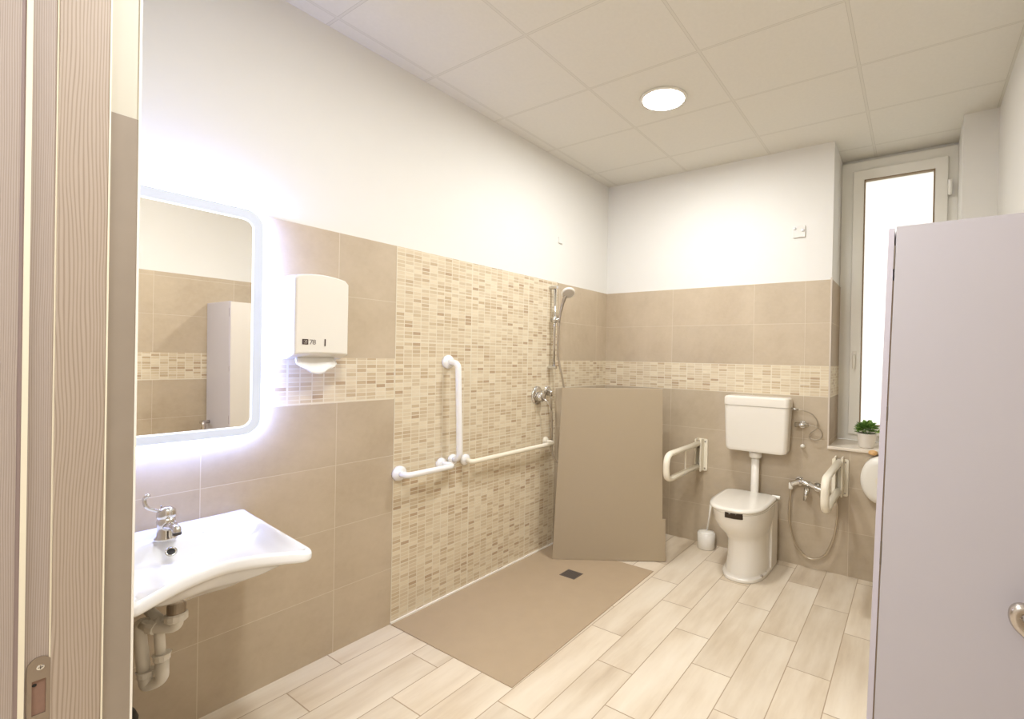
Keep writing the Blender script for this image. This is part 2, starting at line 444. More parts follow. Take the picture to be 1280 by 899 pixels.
# ------------------------------------------------------------------ window
win = thing('window_1', '', '', (XN0, YN, ZS)); del win['label']; del win['category']; win['kind'] = 'structure'
def frame_bm(x0, x1, z0, z1, w, y0, y1, wb_=None):
    bm = bmesh.new(); wb2 = wb_ or w
    ring_prism(bm, [(x1, z1), (x0, z1), (x0, z0), (x1, z0)], [(x1 - w, z1 - w), (x0 + w, z1 - w), (x0 + w, z0 + wb2), (x1 - w, z0 + wb2)], y0, y1, 'Y')
    return bm
struct('window_frame', frame_bm(XN0, XN1 + .005, ZS, 2.945, .082, YN - .03, YN + .05, .05), FRAMEW, win, bevel=.004)
SA = frame_bm(1.952, 2.545, ZS + .045, 2.872, .078, YN - .055, YN + .02, .075)
struct('window_sash', SA, FRAMEW, win, bevel=.006)
struct('glazing_bead', frame_bm(2.028, 2.467, ZS + .118, 2.796, .007, YN - .056, YN - .02), plain('dark_gasket', rgb(140, 118, 88), .6), win)
struct('window_pane', box(2.03, 2.467, YN - .018, YN - .012, ZS + .12, 2.794), GLASS, win)
hb = bmesh.new(); bx(hb, 1.972, 1.998, YN - .066, YN - .055, 1.47, 1.53)
tube(hb, [(1.985, YN - .066, 1.50), (1.985, YN - .095, 1.50), (1.985, YN - .098, 1.46), (1.985, YN - .098, 1.40)], [.008, .009, .010, .008], seg=10)
struct('window_handle', hb, PLASTIC, win, bevel=.002)
hg = bmesh.new(); cyl(hg, (2.556, YN - .062, 2.60), (2.556, YN - .062, 2.70), .012, sx=1.2, seg=12)
struct('window_hinge', hg, FRAMEW, win)
struct('window_sill', box(XN0 - .002, XN1, -.012, YN - .03, ZS - .02, ZS), SILLM, win, bevel=.003)

# ------------------------------------------------------------------ downlight(s)
def downlight(x, y, label, grp=None):
    t = thing('ceiling_light', label, 'ceiling light', (x, y, H), 'round recessed ceiling lights')
    obj('trim_ring', lathe(bmesh.new(), [(.108, .0), (.122, -.002), (.120, -.010), (.106, -.010)], (x, y, H), 'Z', 48, sx=1.18), PLASTIC, t, smooth=True)
    obj('diffuser', lathe(bmesh.new(), [(.107, -.006), (.106, -.0115), (.05, -.0125)], (x, y, H), 'Z', 48, sx=1.18), LAMPE, t)
    return t
downlight(1.081, -1.034, 'round white recessed ceiling light glowing above the shower and toilet')
downlight(1.55, -2.72, 'added unseen round recessed ceiling light overhead, near the doorway')  # added out of view to help light the room

def area(name, loc, rot, sx, sy, power, col, spread=180):
    L = bpy.data.lights.new(name, 'AREA'); L.shape = 'RECTANGLE'; L.size = sx; L.size_y = sy; L.energy = power; L.color = col
    L.spread = math.radians(spread)
    o = bpy.data.objects.new(name, L); COL.objects.link(o); o.location = loc; o.rotation_euler = rot; return o
area('downlight_lamp', (1.081, -1.034, H - .03), (0, 0, 0), .24, .2, 27, (.94, .965, 1))
area('downlight_lamp', (1.55, -2.72, H - .03), (0, 0, 0), .24, .2, 27, (.94, .965, 1))  # lamp of the added, unseen ceiling light
area('hall_lamp', (1.5, -4.9, H - .05), (0, 0, 0), 1.2, .8, 66, (.94, .965, 1))

# ------------------------------------------------------------------ lit mirror
mt = thing('lit_mirror', 'rectangular wall mirror with rounded corners and glowing bluish white border', 'mirror', (0, -2.85, 1.10))
my0, my1, mz0, mz1 = -3.085, -2.592, 1.100, 2.017
obj('mirror_body', prism(bmesh.new(), rrect(my0 + .03, my1 - .03, mz0 + .03, mz1 - .03, .05), .0005, .034, 'X'), PLASTIC, mt)
ls = obj('led_strip', ring_prism(bmesh.new(), rrect(my0 + .012, my1 - .012, mz0 + .012, mz1 - .012, .055), rrect(my0 + .031, my1 - .031, mz0 + .031, mz1 - .031, .05), .018, .033, 'X'), LEDRIM, mt)
out_ = rrect(my0, my1, mz0, mz1, .065, 12); inn_ = rrect(my0 + .037, my1 - .037, mz0 + .037, mz1 - .044, .035, 12)
obj('frosted_border', ring_prism(bmesh.new(), out_, inn_, .034, .040, 'X'), LEDBAND, mt)
obj('lit_line', ring_prism(bmesh.new(), rrect(my0 + .031, my1 - .031, mz0 + .031, mz1 - .038, .04, 12), rrect(my0 + .037, my1 - .037, mz0 + .037, mz1 - .044, .035, 12), .0400, .0408, 'X'), emis('lit_line', (.85, .9, 1, 1), 1.6), mt)
obj('mirror_glass', prism(bmesh.new(), inn_, .034, .0398, 'X'), MIRROR, mt)

# ------------------------------------------------------------------ paper towel dispenser
pt = thing('paper_towel_dispenser', 'white wall-mounted paper towel dispenser beside the lit mirror', 'towel dispenser', (0, -2.40, 1.42))
dy0, dy1 = -2.512, -2.288
rings = []
for x, ins, zt, zb in ((.001, .0, 1.768, 1.408), (.055, .0, 1.770, 1.412), (.112, .001, 1.770, 1.428), (.127, .004, 1.767, 1.434), (.131, .011, 1.762, 1.438)):
    r = []; n = 14; a, b = dy0 + ins, dy1 - ins
    for k in range(n + 1):      # arched top edge
        t = k / n; yy = a + (b - a) * t; q = abs(2 * t - 1)
        r.append((x, yy, zt + .016 * (1 - q ** 2) - .012 * max(0, (q - .86) / .14) ** 2))
    for k in range(n + 1):
        t = 1 - k / n; yy = a + (b - a) * t; q = abs(2 * t - 1)
        r.append((x, yy, zb + .004 * (1 - q ** 2)))
    rings.append(r)
obj('casing', loft(bmesh.new(), rings), plain('dispenser_white', rgb(232, 227, 216), .22, coat=.3, vary=.005), pt, smooth=True, bevel=.004)
obj('view_slot', prism(bmesh.new(), rrect(-2.3935, -2.3895, 1.470, 1.502, .0018, 3), .1305, .1335, 'X'), INK, pt)
obj('lock', lathe(bmesh.new(), [(.012, .0), (.012, .006), (.009, .008)], (.07, -2.40, 1.779), 'Z', 20), STEEL, pt)
lg = bmesh.new(); ly, lz, s = -2.470, 1.487, .0115
ring_prism(lg, [(ly + s, lz + s), (ly - s, lz + s), (ly - s, lz - s), (ly + s, lz - s)], [(ly + .008, lz + .007), (ly - .006, lz + .007), (ly - .006, lz - .007), (ly + .008, lz - .007)], .1308, .1325, 'X')
logo = obj('logo_square', lg, INK, pt)
obj('logo_letter', ring_prism(bmesh.new(), [(ly + .006, lz + .0015), (ly + .003, lz + .0055), (ly - .005, lz + .005), (ly - .005, lz - .005), (ly + .006, lz - .005), (ly + .0055, lz - .002)],
    [(ly + .0035, lz + .001), (ly + .0015, lz + .0025), (ly - .002, lz + .002), (ly - .002, lz - .002), (ly + .002, lz - .0022), (ly + .003, lz - .001)], .1308, .1322, 'X'), INK, pt)
cu = bpy.data.curves.new('digits', 'FONT'); cu.body = '78'; cu.size = .030; cu.extrude = .0006; cu.space_character = .85
to = bpy.data.objects.new('digits_tmp', cu); COL.objects.link(to)
dg = bpy.context.evaluated_depsgraph_get(); me = bpy.data.meshes.new_from_object(to.evaluated_get(dg))
bpy.data.objects.remove(to)
me.transform(Matrix.Translation((.1318, -2.455, 1.4765)) @ Matrix(((0, 0, 1, 0), (1, 0, 0, 0), (0, 1, 0, 0), (0, 0, 0, 1))))
do = bpy.data.objects.new('logo_digits', me); COL.objects.link(do); me.materials.append(INKG); do.parent = pt
do.matrix_parent_inverse = Matrix.Translation(-Vector(pt.location))
# paper towel hanging out of the slot: a folded sheet with thickness
rings = []
n = 18
for j, (z, half, x) in enumerate(((1.432, .068, .060), (1.412, .080, .074), (1.392, .083, .088), (1.374, .070, .096), (1.366, .052, .100))):
    fr, bk = [], []
    for k in range(n + 1):
        t = k / n; yy = -2.402 + half * (2 * t - 1); wv = .006 * sin(t * 9 + j * .6) * (.4 + j * .25)
        zz = z - .004 * sin(t * pi) * j + .004 * cos(t * 7) * (j > 2)
        fr.append((x + wv + .006, yy, zz)); bk.append((x + wv - .006, yy, zz))
    rings.append(fr + bk[::-1])
tag(obj('paper_towel', loft(bmesh.new(), rings), PAPER, None, smooth=True), 'white paper towel hanging from the slot under the dispenser', 'paper towel')

# ------------------------------------------------------------------ wash basin
wbn = thing('wash_basin', 'white ceramic wall-hung washbasin with concave front edge, below the lit mirror', 'basin', (0, -2.88, .68))
NY, NX = 56, 48
ZR = .787
XT, HY, CYB = .70, .247, -2.868
def front_x(q):      # concave front edge, q = 0 centre .. 1 side
    return .548 + .150 * q ** 1.7
def sm(x): x = max(0, min(1, x)); return x * x * (3 - 2 * x)
RQ, RT = .20, .10    # share of half width / depth taken by the rounded corners
bm = bmesh.new(); top = []; bot = []
for i in range(NY + 1):
    v = -1 + 2 * i / NY; q0 = math.copysign(1 - (1 - abs(v)) ** 1.5, v); rt, rb = [], []
    for j in range(NX + 1):
        t0 = 1 - (1 - j / NX) ** 1.5
        aq, sgn = abs(q0), (1 if q0 >= 0 else -1)
        a = max(0, (aq - (1 - RQ)) / RQ); b = max(0, (t0 - (1 - RT)) / RT)
        a2 = a * math.sqrt(1 - b * b / 2); b2 = b * math.sqrt(1 - a * a / 2)
        q = aq if a <= 0 else (1 - RQ) + RQ * a2; t = t0 if b <= 0 else (1 - RT) + RT * b2
        d = (1 - math.hypot(a2, b2)) * .05
        x = .0005 + front_x(q) * t; y = CYB + sgn * q * (HY - (.050 * t if sgn > 0 else .0))
        k = max(0, 1 - d / .016); rnd = .016 * (1 - math.sqrt(max(0, 1 - k * k)))
        ledge = sm((t - .25) / .10); side = sm((1 - q) / .30); fr = sm((1 - t - .012) / .13)
        deep = .045 + .05 * math.exp(-((q / .5) ** 2 + ((t - .55) / .28) ** 2))
        z = ZR - rnd - ledge * side * fr * deep - .010 * ledge * sm((d - .012) / .02) + .006 * (1 - sm(t / .10)) * sm(d / .02)
        rt.append(bm.verts.new((x, y, z)))
        bowl = .088 * math.exp(-((q / .62) ** 4)) * sm((1 - t) / .42) + .036 * sm((1 - q) / .5) * sm((1 - t) / .16)
        rb.append(bm.verts.new((x, y, ZR - .043 + rnd - bowl)) if 1 else None)
    top.append(rt); bot.append(rb)
for i in range(NY):
    for j in range(NX):
        bm.faces.new((top[i][j], top[i + 1][j], top[i + 1][j + 1], top[i][j + 1]))
        bm.faces.new((bot[i][j], bot[i][j + 1], bot[i + 1][j + 1], bot[i + 1][j]))
for i in range(NY):
    bm.faces.new((top[i][0], bot[i][0], bot[i + 1][0], top[i + 1][0])); bm.faces.new((top[i][NX], top[i + 1][NX], bot[i + 1][NX], bot[i][NX]))
for j in range(NX):
    bm.faces.new((top[0][j], top[0][j + 1], bot[0][j + 1], bot[0][j])); bm.faces.new((top[NY][j], bot[NY][j], bot[NY][j + 1], top[NY][j + 1]))
bas = obj('basin_bowl', bm, CERAMIC, wbn, smooth=True, subsurf=1)
oh = obj('overflow_ring', lathe(bmesh.new(), [(.014, .0), (.016, .003), (.011, .004), (.010, .002)], (0, 0, 0), 'Z', 24), CHROME, wbn, smooth=True)
oh.matrix_parent_inverse = Matrix.Identity(4); oh.location = Vector((.212, -2.906, .7525)) - Vector(wbn.location); oh.rotation_euler = (0, math.radians(58), 0)
ho = obj('overflow_hole', lathe(bmesh.new(), [(.0105, .0), (.0105, .0035)], (0, 0, 0), 'Z', 24), BLACK, oh)
ho.matrix_parent_inverse = Matrix.Identity(4)

# tap
TX, TY, TZ = .158, -2.905, ZR
tp = thing('basin_tap', 'chrome lever tap with long bent handle on the washbasin ledge', 'tap', (TX, TY, TZ))
b = bmesh.new(); lathe(b, [(.030, -.002), (.030, .004), (.024, .012), (.023, .045), (.025, .060), (.022, .074)], (TX, TY, TZ), 'Z', 28)
obj('body', b, CHROME, tp, smooth=True)
obj('spout', tb(smooth_path([(TX + .005, TY, TZ + .042), (TX + .045, TY + .004, TZ + .050), (TX + .078, TY + .006, TZ + .046), (TX + .084, TY + .006, TZ + .034)], 6), [.015] * 7 + [.012] * 6 + [.011] * 6, seg=16), CHROME, tp, smooth=True)
obj('aerator', cyl(bmesh.new(), (TX + .084, TY + .006, TZ + .036), (TX + .084, TY + .006, TZ + .028), .0118), DARK, tp)
obj('cartridge_cap', lathe(bmesh.new(), [(.021, .068), (.025, .078), (.024, .098), (.014, .108), (.004, .110)], (TX, TY, TZ), 'Z', 28), CHROME, tp, smooth=True)
obj('lever', tb(smooth_path([(TX, TY - .004, TZ + .094), (TX + .003, TY - .030, TZ + .106), (TX + .005, TY - .050, TZ + .122), (TX + .005, TY - .056, TZ + .150), (TX + .010, TY - .051, TZ + .158)], 6), .0055, seg=12), CHROME, tp, smooth=True)
obj('lever_tip', lathe(bmesh.new(), [(.003, -.007), (.008, -.003), (.008, .003), (.003, .007)], (TX + .010, TY - .050, TZ + .160), 'Z', 14), CHROME, tp, smooth=True)
obj('pop_up_rod', tb([(TX - .026, TY - .006, TZ), (TX - .026, TY - .006, TZ + .112), ], .0025, seg=8), CHROME, tp)
obj('index_dot', lathe(bmesh.new(), [(.006, .0), (.006, .004)], (TX + .0225, TY, TZ + .052), 'X', 14), BLACK, tp)

# drain trap
tr = thing('drain_trap', 'white plastic U-shaped drain trap hanging under the washbasin', 'drain trap', (.30, -2.90, .60))
obj('tailpiece', cyl(bmesh.new(), (.300, -2.913, .655), (.300, -2.913, .565), .0235), plain('dull_tailpiece', rgb(150, 138, 122), .35, .6), tr, smooth=False)
obj('collar_nut', lathe(bmesh.new(), [(.025, -.028), (.030, -.022), (.030, -.006), (.026, 0)], (.300, -2.913, .575), 'Z', 12), TRAPW, tr)
obj('elbow', tb(round_path([(.300, -2.913, .56), (.300, -2.913, .528), (.262, -2.950, .530), (.225, -2.972, .545)], .03), .0185, seg=18), TRAPW, tr, smooth=True)
obj('down_pipe', tb(round_path([(.262, -2.950, .532), (.215, -2.980, .552), (.222, -2.979, .50), (.232, -2.968, .35)], .025), .0165, seg=18), TRAPW, tr, smooth=True)
obj('trap_bend', tb(round_path([(.232, -2.968, .375), (.233, -2.966, .335), (.262, -2.936, .350), (.262, -2.936, .43)], .018), .0175, seg=18), TRAPW, tr, smooth=True)
obj('riser_pipe', tb([(.262, -2.938, .41), (.258, -2.946, .56)], .0135, seg=18), TRAPW, tr, smooth=True)
for (c, z, r) in (((.232, -2.968), .378, .021), ((.262, -2.937), .428, .022)):
    nut = bmesh.new(); lathe(nut, [(r - .004, -.012), (r, -.008), (r, .006), (r + .003, .012)], (c[0], c[1], z), 'Z', 12)
    obj('union_nut', nut, TRAPW, tr)
obj('union_nut', tb([(.246, -2.960, .537), (.262, -2.949, .532)], .024, seg=12), TRAPW, tr)
obj('wall_pipe', tb([(.258, -2.946, .555), (.12, -2.946, .56), (.0005, -2.946, .56)], .015, seg=16), TRAPW, tr, smooth=True)

# black bin at the frame's bottom left
bn = thing('waste_bin', 'black waste bin on the floor below the basin, mostly hidden by the door frame', 'bin', (.30, -3.046, 0))
obj('bin_body', lathe(bmesh.new(), [(.037, 0), (.039, .004), (.044, .27), (.045, .285)], (.300, -3.046, 0), 'Z', 32, sx=1.2), BLACK, bn, smooth=True)
obj('lid', lathe(bmesh.new(), [(.046, .285), (.047, .295), (.040, .315), (.015, .326)], (.300, -3.046, 0), 'Z', 32, sx=1.2), BLACK, bn, smooth=True)

# ------------------------------------------------------------------ shower area
st = thing('shower_tray', 'flat taupe rectangular shower tray flush with the wood-look floor, under the mosaic wall', 'shower tray', (.45, -1.3, 0))
obj('tray_surface', prism(bmesh.new(), [(.012, -1.985), (.900, -1.985), (.880, -.662), (.012, -.662)], 0.0003, .004, 'Z'), TRAY, st)
obj('sealant_line', box(.001, .014, -1.985, -.675, .0003, .012), SEALANT, st)
ds = thing('drain_grate', 'small square dark metal drain grate in the shower tray', 'drain', (.447, -1.008, .004))
obj('grate', box(.385, .509, -1.055, -.958, .004, .0065), plain('grate_metal', rgb(112, 104, 98), .45, .6), ds, bevel=.001)
g = bmesh.new()
for k in range(7): bx(g, .397 + k * .0155, .404 + k * .0155, -1.047, -.966, .0064, .0070)
obj('slots', g, plain('grate_slots', rgb(78, 70, 64), .6), ds)

# taupe panel, made up to stand in for a masked-out area
pn = bmesh.new()
A = Vector((.187, -.898, 0)); B = Vector((.881, -.484, 0)); D = (B - A).normalized(); Nn = Vector((-D.y, D.x, 0))
poly = [(0, .0042), (.808, .0042), (.802, .302), (.779, .302), (.763, 1.232), (.051, 1.226)]
lo = [pn.verts.new(A + D * u + Vector((0, 0, z))) for u, z in poly]; hi = [pn.verts.new(A + D * u + Nn * .022 + Vector((0, 0, z))) for u, z in poly]
pn.faces.new(lo); pn.faces.new(hi)
for i in range(len(poly)):
    j = (i + 1) % len(poly); pn.faces.new((lo[i], lo[j], hi[j], hi[i]))
tag(obj('masked_area_stand_in', pn, PANEL, None, bevel=.002), 'plain flat taupe upright panel, made up to fill a masked-out area at the far end of the shower tray', 'panel')

# white grab bars
def flange(x, y, z, r=.040, mat=RAILW, parent=None):
    return obj('wall_flange', lathe(bmesh.new(), [(r, .001), (r, .012), (r * .8, .020), (r * .5, .026)], (x, y, z), 'X', 28), mat, parent, smooth=True)
gb = thing('grab_bar', 'short horizontal white grab bar, leftmost on the mosaic wall', 'grab bar', (0, -1.82, .80), 'white grab bars on the mosaic wall')
obj('bar', tb(round_path([(.01, -1.950, .800), (.075, -1.950, .796), (.080, -1.655, .796), (.01, -1.690, .805)], .045), .0165, seg=18), RAILW, gb, smooth=True)
flange(0, -1.950, .800, parent=gb); flange(0, -1.690, .806, .034, parent=gb)
gb = thing('grab_bar', 'tall vertical white grab bar bent at both ends on the mosaic wall', 'grab bar', (0, -1.65, 1.1), 'white grab bars on the mosaic wall')
obj('bar', tb(round_path([(.01, -1.655, 1.402), (.078, -1.640, 1.395), (.078, -1.618, .838), (.01, -1.612, .812)], .05), .0175, seg=18), RAILW, gb, smooth=True)
flange(0, -1.655, 1.402, parent=gb); flange(0, -1.612, .815, .034, parent=gb)
gb = thing('grab_bar', 'long horizontal white grab bar running towards the shower mixer', 'grab bar', (0, -1.2, .80), 'white grab bars on the mosaic wall')
obj('bar', tb(round_path([(.01, -1.520, .800), (.060, -1.515, .790), (.072, -.762, .800), (.01, -.787, .810)], .05), .0155, seg=18), RAILC, gb, smooth=True)
flange(0, -1.520, .800, .034, parent=gb); flange(0, -.787, .812, .030, RAILC, gb)

# shower rail, head, hose, mixer
RX, RY = .052, -.762
sr = thing('shower_rail', 'vertical chrome shower riser rail at the right edge of the mosaic wall', 'shower rail', (RX, RY, 1.6))
obj('rail', cyl(bmesh.new(), (RX, RY, 1.355), (RX, RY, 1.975), .010, seg=16), CHROME, sr, smooth=True)
for z in (1.965, 1.365):
    bb = bmesh.new(); cyl(bb, (.001, RY, z), (RX + .022, RY, z), .0135, seg=18); obj('wall_bracket', bb, CHROME, sr, smooth=True, bevel=.003)
sl = obj('slider', lathe(bmesh.new(), [(.016, -.024), (.018, -.02), (.018, .02), (.016, .024)], (RX, RY, 1.722), 'Z', 20), CHROME, sr, smooth=True)
obj('holder_arm', cyl(bmesh.new(), (RX - .03, RY, 1.722), (RX + .045, RY, 1.724), .0145, .013, seg=16), CHROME, sl, smooth=True)
sh = thing('hand_shower', 'white and chrome hand shower held on the riser rail', 'shower head', (.10, RY, 1.85))
obj('handle', tb(smooth_path([(.094, RY, 1.700), (.104, RY + .004, 1.770), (.122, RY + .010, 1.850), (.140, RY + .016, 1.900)], 6), [.009] * 7 + [.011] * 6 + [.013] * 6, seg=14), STEEL, sh, smooth=True)
hd = obj('spray_head', lathe(bmesh.new(), [(.014, -.020), (.038, -.014), (.051, .002), (.051, .010), (.044, .014)], (0, 0, 0), 'Z', 30), PLASTIC, sh, smooth=True)
hd.matrix_parent_inverse = Matrix.Identity(4); hd.location = Vector((.158, RY + .022, 1.925)) - Vector(sh.location); hd.rotation_euler = Vector((.55, -.35, -.75)).to_track_quat('Z', 'Y').to_euler()
obj('spray_plate', lathe(bmesh.new(), [(.042, .0135), (.042, .0155)], (0, 0, 0), 'Z', 30), plain('spray_plate_grey', rgb(206, 198, 184), .4), hd).matrix_parent_inverse = Matrix.Identity(4)
hose = [(.094, RY, 1.702), (.088, RY + .006, 1.60), (.080, RY + .018, 1.45), (.105, RY + .05, 1.25), (.13, RY + .09, 1.0), (.12, RY + .09, .78), (.07, RY + .060, .66), (.045, RY + .040, .665), (.024, RY + .028, .75), (.024, RY + .022, .95), (.036, RY - .006, 1.150)]
tag(obj('shower_hose', tb(smooth_path(hose, 8), .0075, seg=10), plain('hose_metal', rgb(186, 174, 156), .3, .8), None, smooth=True), 'thin metal shower hose hanging from the hand shower and looping behind the taupe panel', 'hose')
mx = thing('shower_mixer', 'round chrome shower mixer plate with lever on the mosaic wall', 'shower mixer', (0, -.883, 1.155))
obj('wall_plate', lathe(bmesh.new(), [(.068, .002), (.068, .006), (.058, .014), (.03, .018)], (0, -.883, 1.160), 'X', 36, sx=.85), CHROME, mx, smooth=True)
obj('knob', lathe(bmesh.new(), [(.036, .014), (.036, .045), (.030, .058), (.01, .062)], (0, -.880, 1.150), 'X', 28), CHROME, mx, smooth=True)
obj('lever', tb([(.055, -.880, 1.140), (.078, -.850, 1.115), (.10, -.835, 1.055)], [.007, .006, .005], seg=10), CHROME, mx, smooth=True)
eo = thing('hose_outlet', 'small round chrome hose outlet right of the shower mixer', 'hose outlet', (0, -.775, 1.185))
obj('wall_plate', lathe(bmesh.new(), [(.036, .002), (.036, .008), (.024, .014)], (0, -.772, 1.188), 'X', 28), CHROME, eo, smooth=True)
obj('elbow', tb(round_path([(.008, -.772, 1.188), (.040, -.770, 1.188), (.038, -.770, 1.150)], .018), .012, seg=14), CHROME, eo, smooth=True)

# ------------------------------------------------------------------ back wall: cistern, toilet, rails
ci = thing('toilet_cistern', 'white wall-mounted plastic cistern above the toilet', 'cistern', (1.395, -.001, .98))
def rbox_rings(x0, x1, y0, y1, z0, z1, r, bulge=.0):
    rg = []
    for (y, ins) in ((y1, .004), (y0 + .02, .0), (y0 + .006, .004), (y0, .014)):
        rg.append([(x, y, z) for x, z in rrect(x0 + ins, x1 - ins, z0 + ins, z1 - ins, r)])
    return rg
rg = []
for z, ins in ((.787, .030), (.795, .018), (.815, .012), (.95, .006), (1.118, 0)):
    rg.append([(x, y, z) for x, y in rrect(1.162 + ins, 1.632 - ins, -.140 + ins * .5, -.001, .032, 6)])
obj('tank', loft(bmesh.new(), rg), TOILETW, ci, smooth=True, bevel=.006)
rg = []
for z, ins in ((1.119, -.003), (1.168, -.003), (1.181, .004), (1.188, .024)):
    rg.append([(x, y, z) for x, y in rrect(1.162 + ins, 1.632 - ins, -.143 + ins * .5, -.001, .032, 6)])
obj('lid', loft(bmesh.new(), rg), TOILETW, ci, smooth=True, bevel=.004)
fp = thing('flush_pipe', 'white flush pipe between the cistern and the toilet', 'pipe', (1.385, -.06, .6))
obj('pipe', tb(round_path([(1.385, -.062, .79), (1.385, -.062, .46), (1.385, -.10, .44)], .03), .0245, seg=18, sx=1.2), TOILETW, fp, smooth=True)
obj('pipe_nut', lathe(bmesh.new(), [(.034, 0), (.040, .01), (.042, .04), (.036, .045)], (1.385, -.062, .735), 'Z', 20, sx=1.15), TOILETW, fp, smooth=True)

tl = thing('toilet', 'white floor-standing accessible toilet with opening in its front rim', 'toilet', (1.40, -.30, 0))
def oval(cx, hw, yb, yf, z, n=40, sq=2.4, bsq=4.5):
    """closed outline: squarish back, rounded front"""
    out = []; cy = yb + (yf - yb) * .42
    for k in range(n):
        a = 2 * pi * k / n; c, s = cos(a), sin(a)
        e = sq if s < 0 else bsq
        x = cx + hw * math.copysign(abs(c) ** (2 / e), c)
        y = cy + (abs(s) ** (2 / e)) * ((yf - cy) if s < 0 else (yb - cy))
        out.append((x, y, z))
    return out
rg = [oval(1.405, .150, -.075, -.500, .001), oval(1.405, .150, -.075, -.500, .022), oval(1.405, .138, -.07, -.470, .032), oval(1.408, .132, -.07, -.445, .12),
      oval(1.404, .132, -.07, -.440, .235), oval(1.394, .146, -.07, -.475, .285), oval(1.384, .170, -.07, -.522, .335), oval(1.375, .184, -.07, -.548, .385), oval(1.372, .190, -.07, -.556, .452)]
bd = obj('pan_body', loft(bmesh.new(), rg), TOILETW, tl, smooth=True, bevel=.004)
obj('rim', loft(bmesh.new(), [oval(1.370, .190, -.07, -.556, .4525), oval(1.370, .192, -.07, -.560, .457), oval(1.368, .192, -.07, -.558, .466)]), TOILETW, tl, smooth=True)
obj('seat_lid', loft(bmesh.new(), [oval(1.366, .192, -.065, -.556, .4665, sq=2.9, bsq=7), oval(1.366, .194, -.06, -.560, .472, sq=2.9, bsq=7), oval(1.366, .190, -.062, -.556, .484, sq=2.9, bsq=7), oval(1.366, .170, -.075, -.53, .488, sq=2.9, bsq=7)]), TOILETW, tl, smooth=True)
# opening in the front: dark pocket following the curved front
def fy(x, z=.45):  # front surface y at x on the oval
    cx, hw, yb, yf = 1.372, .190, -.07, -.556; cy = yb + (yf - yb) * .42
    c = min(1, abs(x - cx) / hw); return cy + (yf - cy) * (1 - c ** 2.4) ** (1 / 2.4)
op = bmesh.new(); ra, rb_ = [], []
xs = [1.336 + .116 * k / 10 for k in range(11)]
f0 = [op.verts.new((x, fy(x) - .0035, .428)) for x in xs]; f1 = [op.verts.new((x, fy(x) - .0035, .4645)) for x in xs]
b0 = [op.verts.new((x, fy(x) + .03, .428)) for x in xs]; b1 = [op.verts.new((x, fy(x) + .03, .4645)) for x in xs]
for i in range(10):
    op.faces.new((f0[i], f0[i + 1], f1[i + 1], f1[i])); op.faces.new((b0[i], b1[i], b1[i + 1], b0[i + 1]))
    op.faces.new((f0[i], b0[i], b0[i + 1], f0[i + 1])); op.faces.new((f1[i], f1[i + 1], b1[i + 1], b1[i]))
for i in (0, 10): op.faces.new((f0[i], f1[i], b1[i], b0[i]))
obj('front_opening', op, plain('opening_dark', rgb(52, 38, 22), .8), tl, bevel=.002)
sp_ = bmesh.new(); bx(sp_, 1.535, 1.556, -.215, -.062, .001, .455); obj('side_shroud', sp_, TOILETW, tl, bevel=.006)
for y in (-.30, -.375):
    obj('floor_bolt', lathe(bmesh.new(), [(.010, 0), (.010, .008), (.006, .012)], (1.535, y, .022), 'Z', 14), STEEL, tl)
obj('hinge', cyl(bmesh.new(), (1.52, -.085, .478), (1.575, -.085, .478), .013, seg=14), TOILETW, tl)

# toilet brush
tbn = thing('toilet_brush', 'white toilet brush standing in its holder on the floor beside the toilet', 'toilet brush', (1.025, -.075, 0))
obj('holder', lathe(bmesh.new(), [(.052, .001), (.056, .006), (.058, .118), (.052, .122)], (1.025, -.085, 0), 'Z', 32, sx=1.2), TOILETW, tbn, smooth=True)
obj('cap', lathe(bmesh.new(), [(.052, .121), (.051, .127), (.02, .132), (.008, .134)], (1.025, -.085, 0), 'Z', 32, sx=1.2), PLASTIC, tbn, smooth=True)
obj('handle', tb([(1.028, -.08, .13), (1.045, -.08, .24), (1.058, -.08, .365)], [.0065, .0065, .009], seg=12), PLASTIC, tbn, smooth=True)

# folding support rails
def fold_rail(px0, px1, pz0, pz1, xr, ye, za, zb, label, brace):
    t = thing('folding_rail', label, 'support rail', ((px0 + px1) / 2, 0, (pz0 + pz1) / 2), 'folding support rails beside the toilet')
    obj('wall_plate', prism(bmesh.new(), rrect(px0, px1, pz0, pz1, .012, 4), -.014, -.0005, 'Y'), RAILC, t, bevel=.003)
    b = bmesh.new(); bx(b, xr - .028, xr - .016, -.075, -.014, za - .04, zb + .035); bx(b, xr + .016, xr + .028, -.075, -.014, za - .04, zb + .035)
    obj('hinge_bracket', b, RAILC, t, bevel=.003)
    obj('hinge_core', box(xr - .016, xr + .016, -.050, -.014, zb - .01 - .03, zb + .02), STEEL, t, bevel=.003)
    obj('rail_loop', tb(round_path([(xr, -.045, zb), (xr, ye, zb), (xr, ye, za), (xr, -.045, za)], .075, 9), .0185, seg=18, sx=1.3), RAILC, t, smooth=True)
    if brace: obj('brace_rod', cyl(bmesh.new(), (xr, -.30, za), (xr, -.30, zb), .006, seg=12), RAILC, t)
    for x in (px0 + .02, px1 - .02):
        for z in (pz0 + .02, pz1 - .02):
            obj('screw', lathe(bmesh.new(), [(.006, -.0175), (.006, -.013)], (x, 0, z), 'Y', 12), STEEL, t)
    return t
fold_rail(.892, .992, .572, .822, .935, -.610, .615, .790, 'white folding support rail on the wall left of the toilet', True)
fold_rail(1.900, 2.005, .540, .790, 1.948, -.610, .585, .775, 'white folding support rail on the wall right of the toilet, below the window', False)

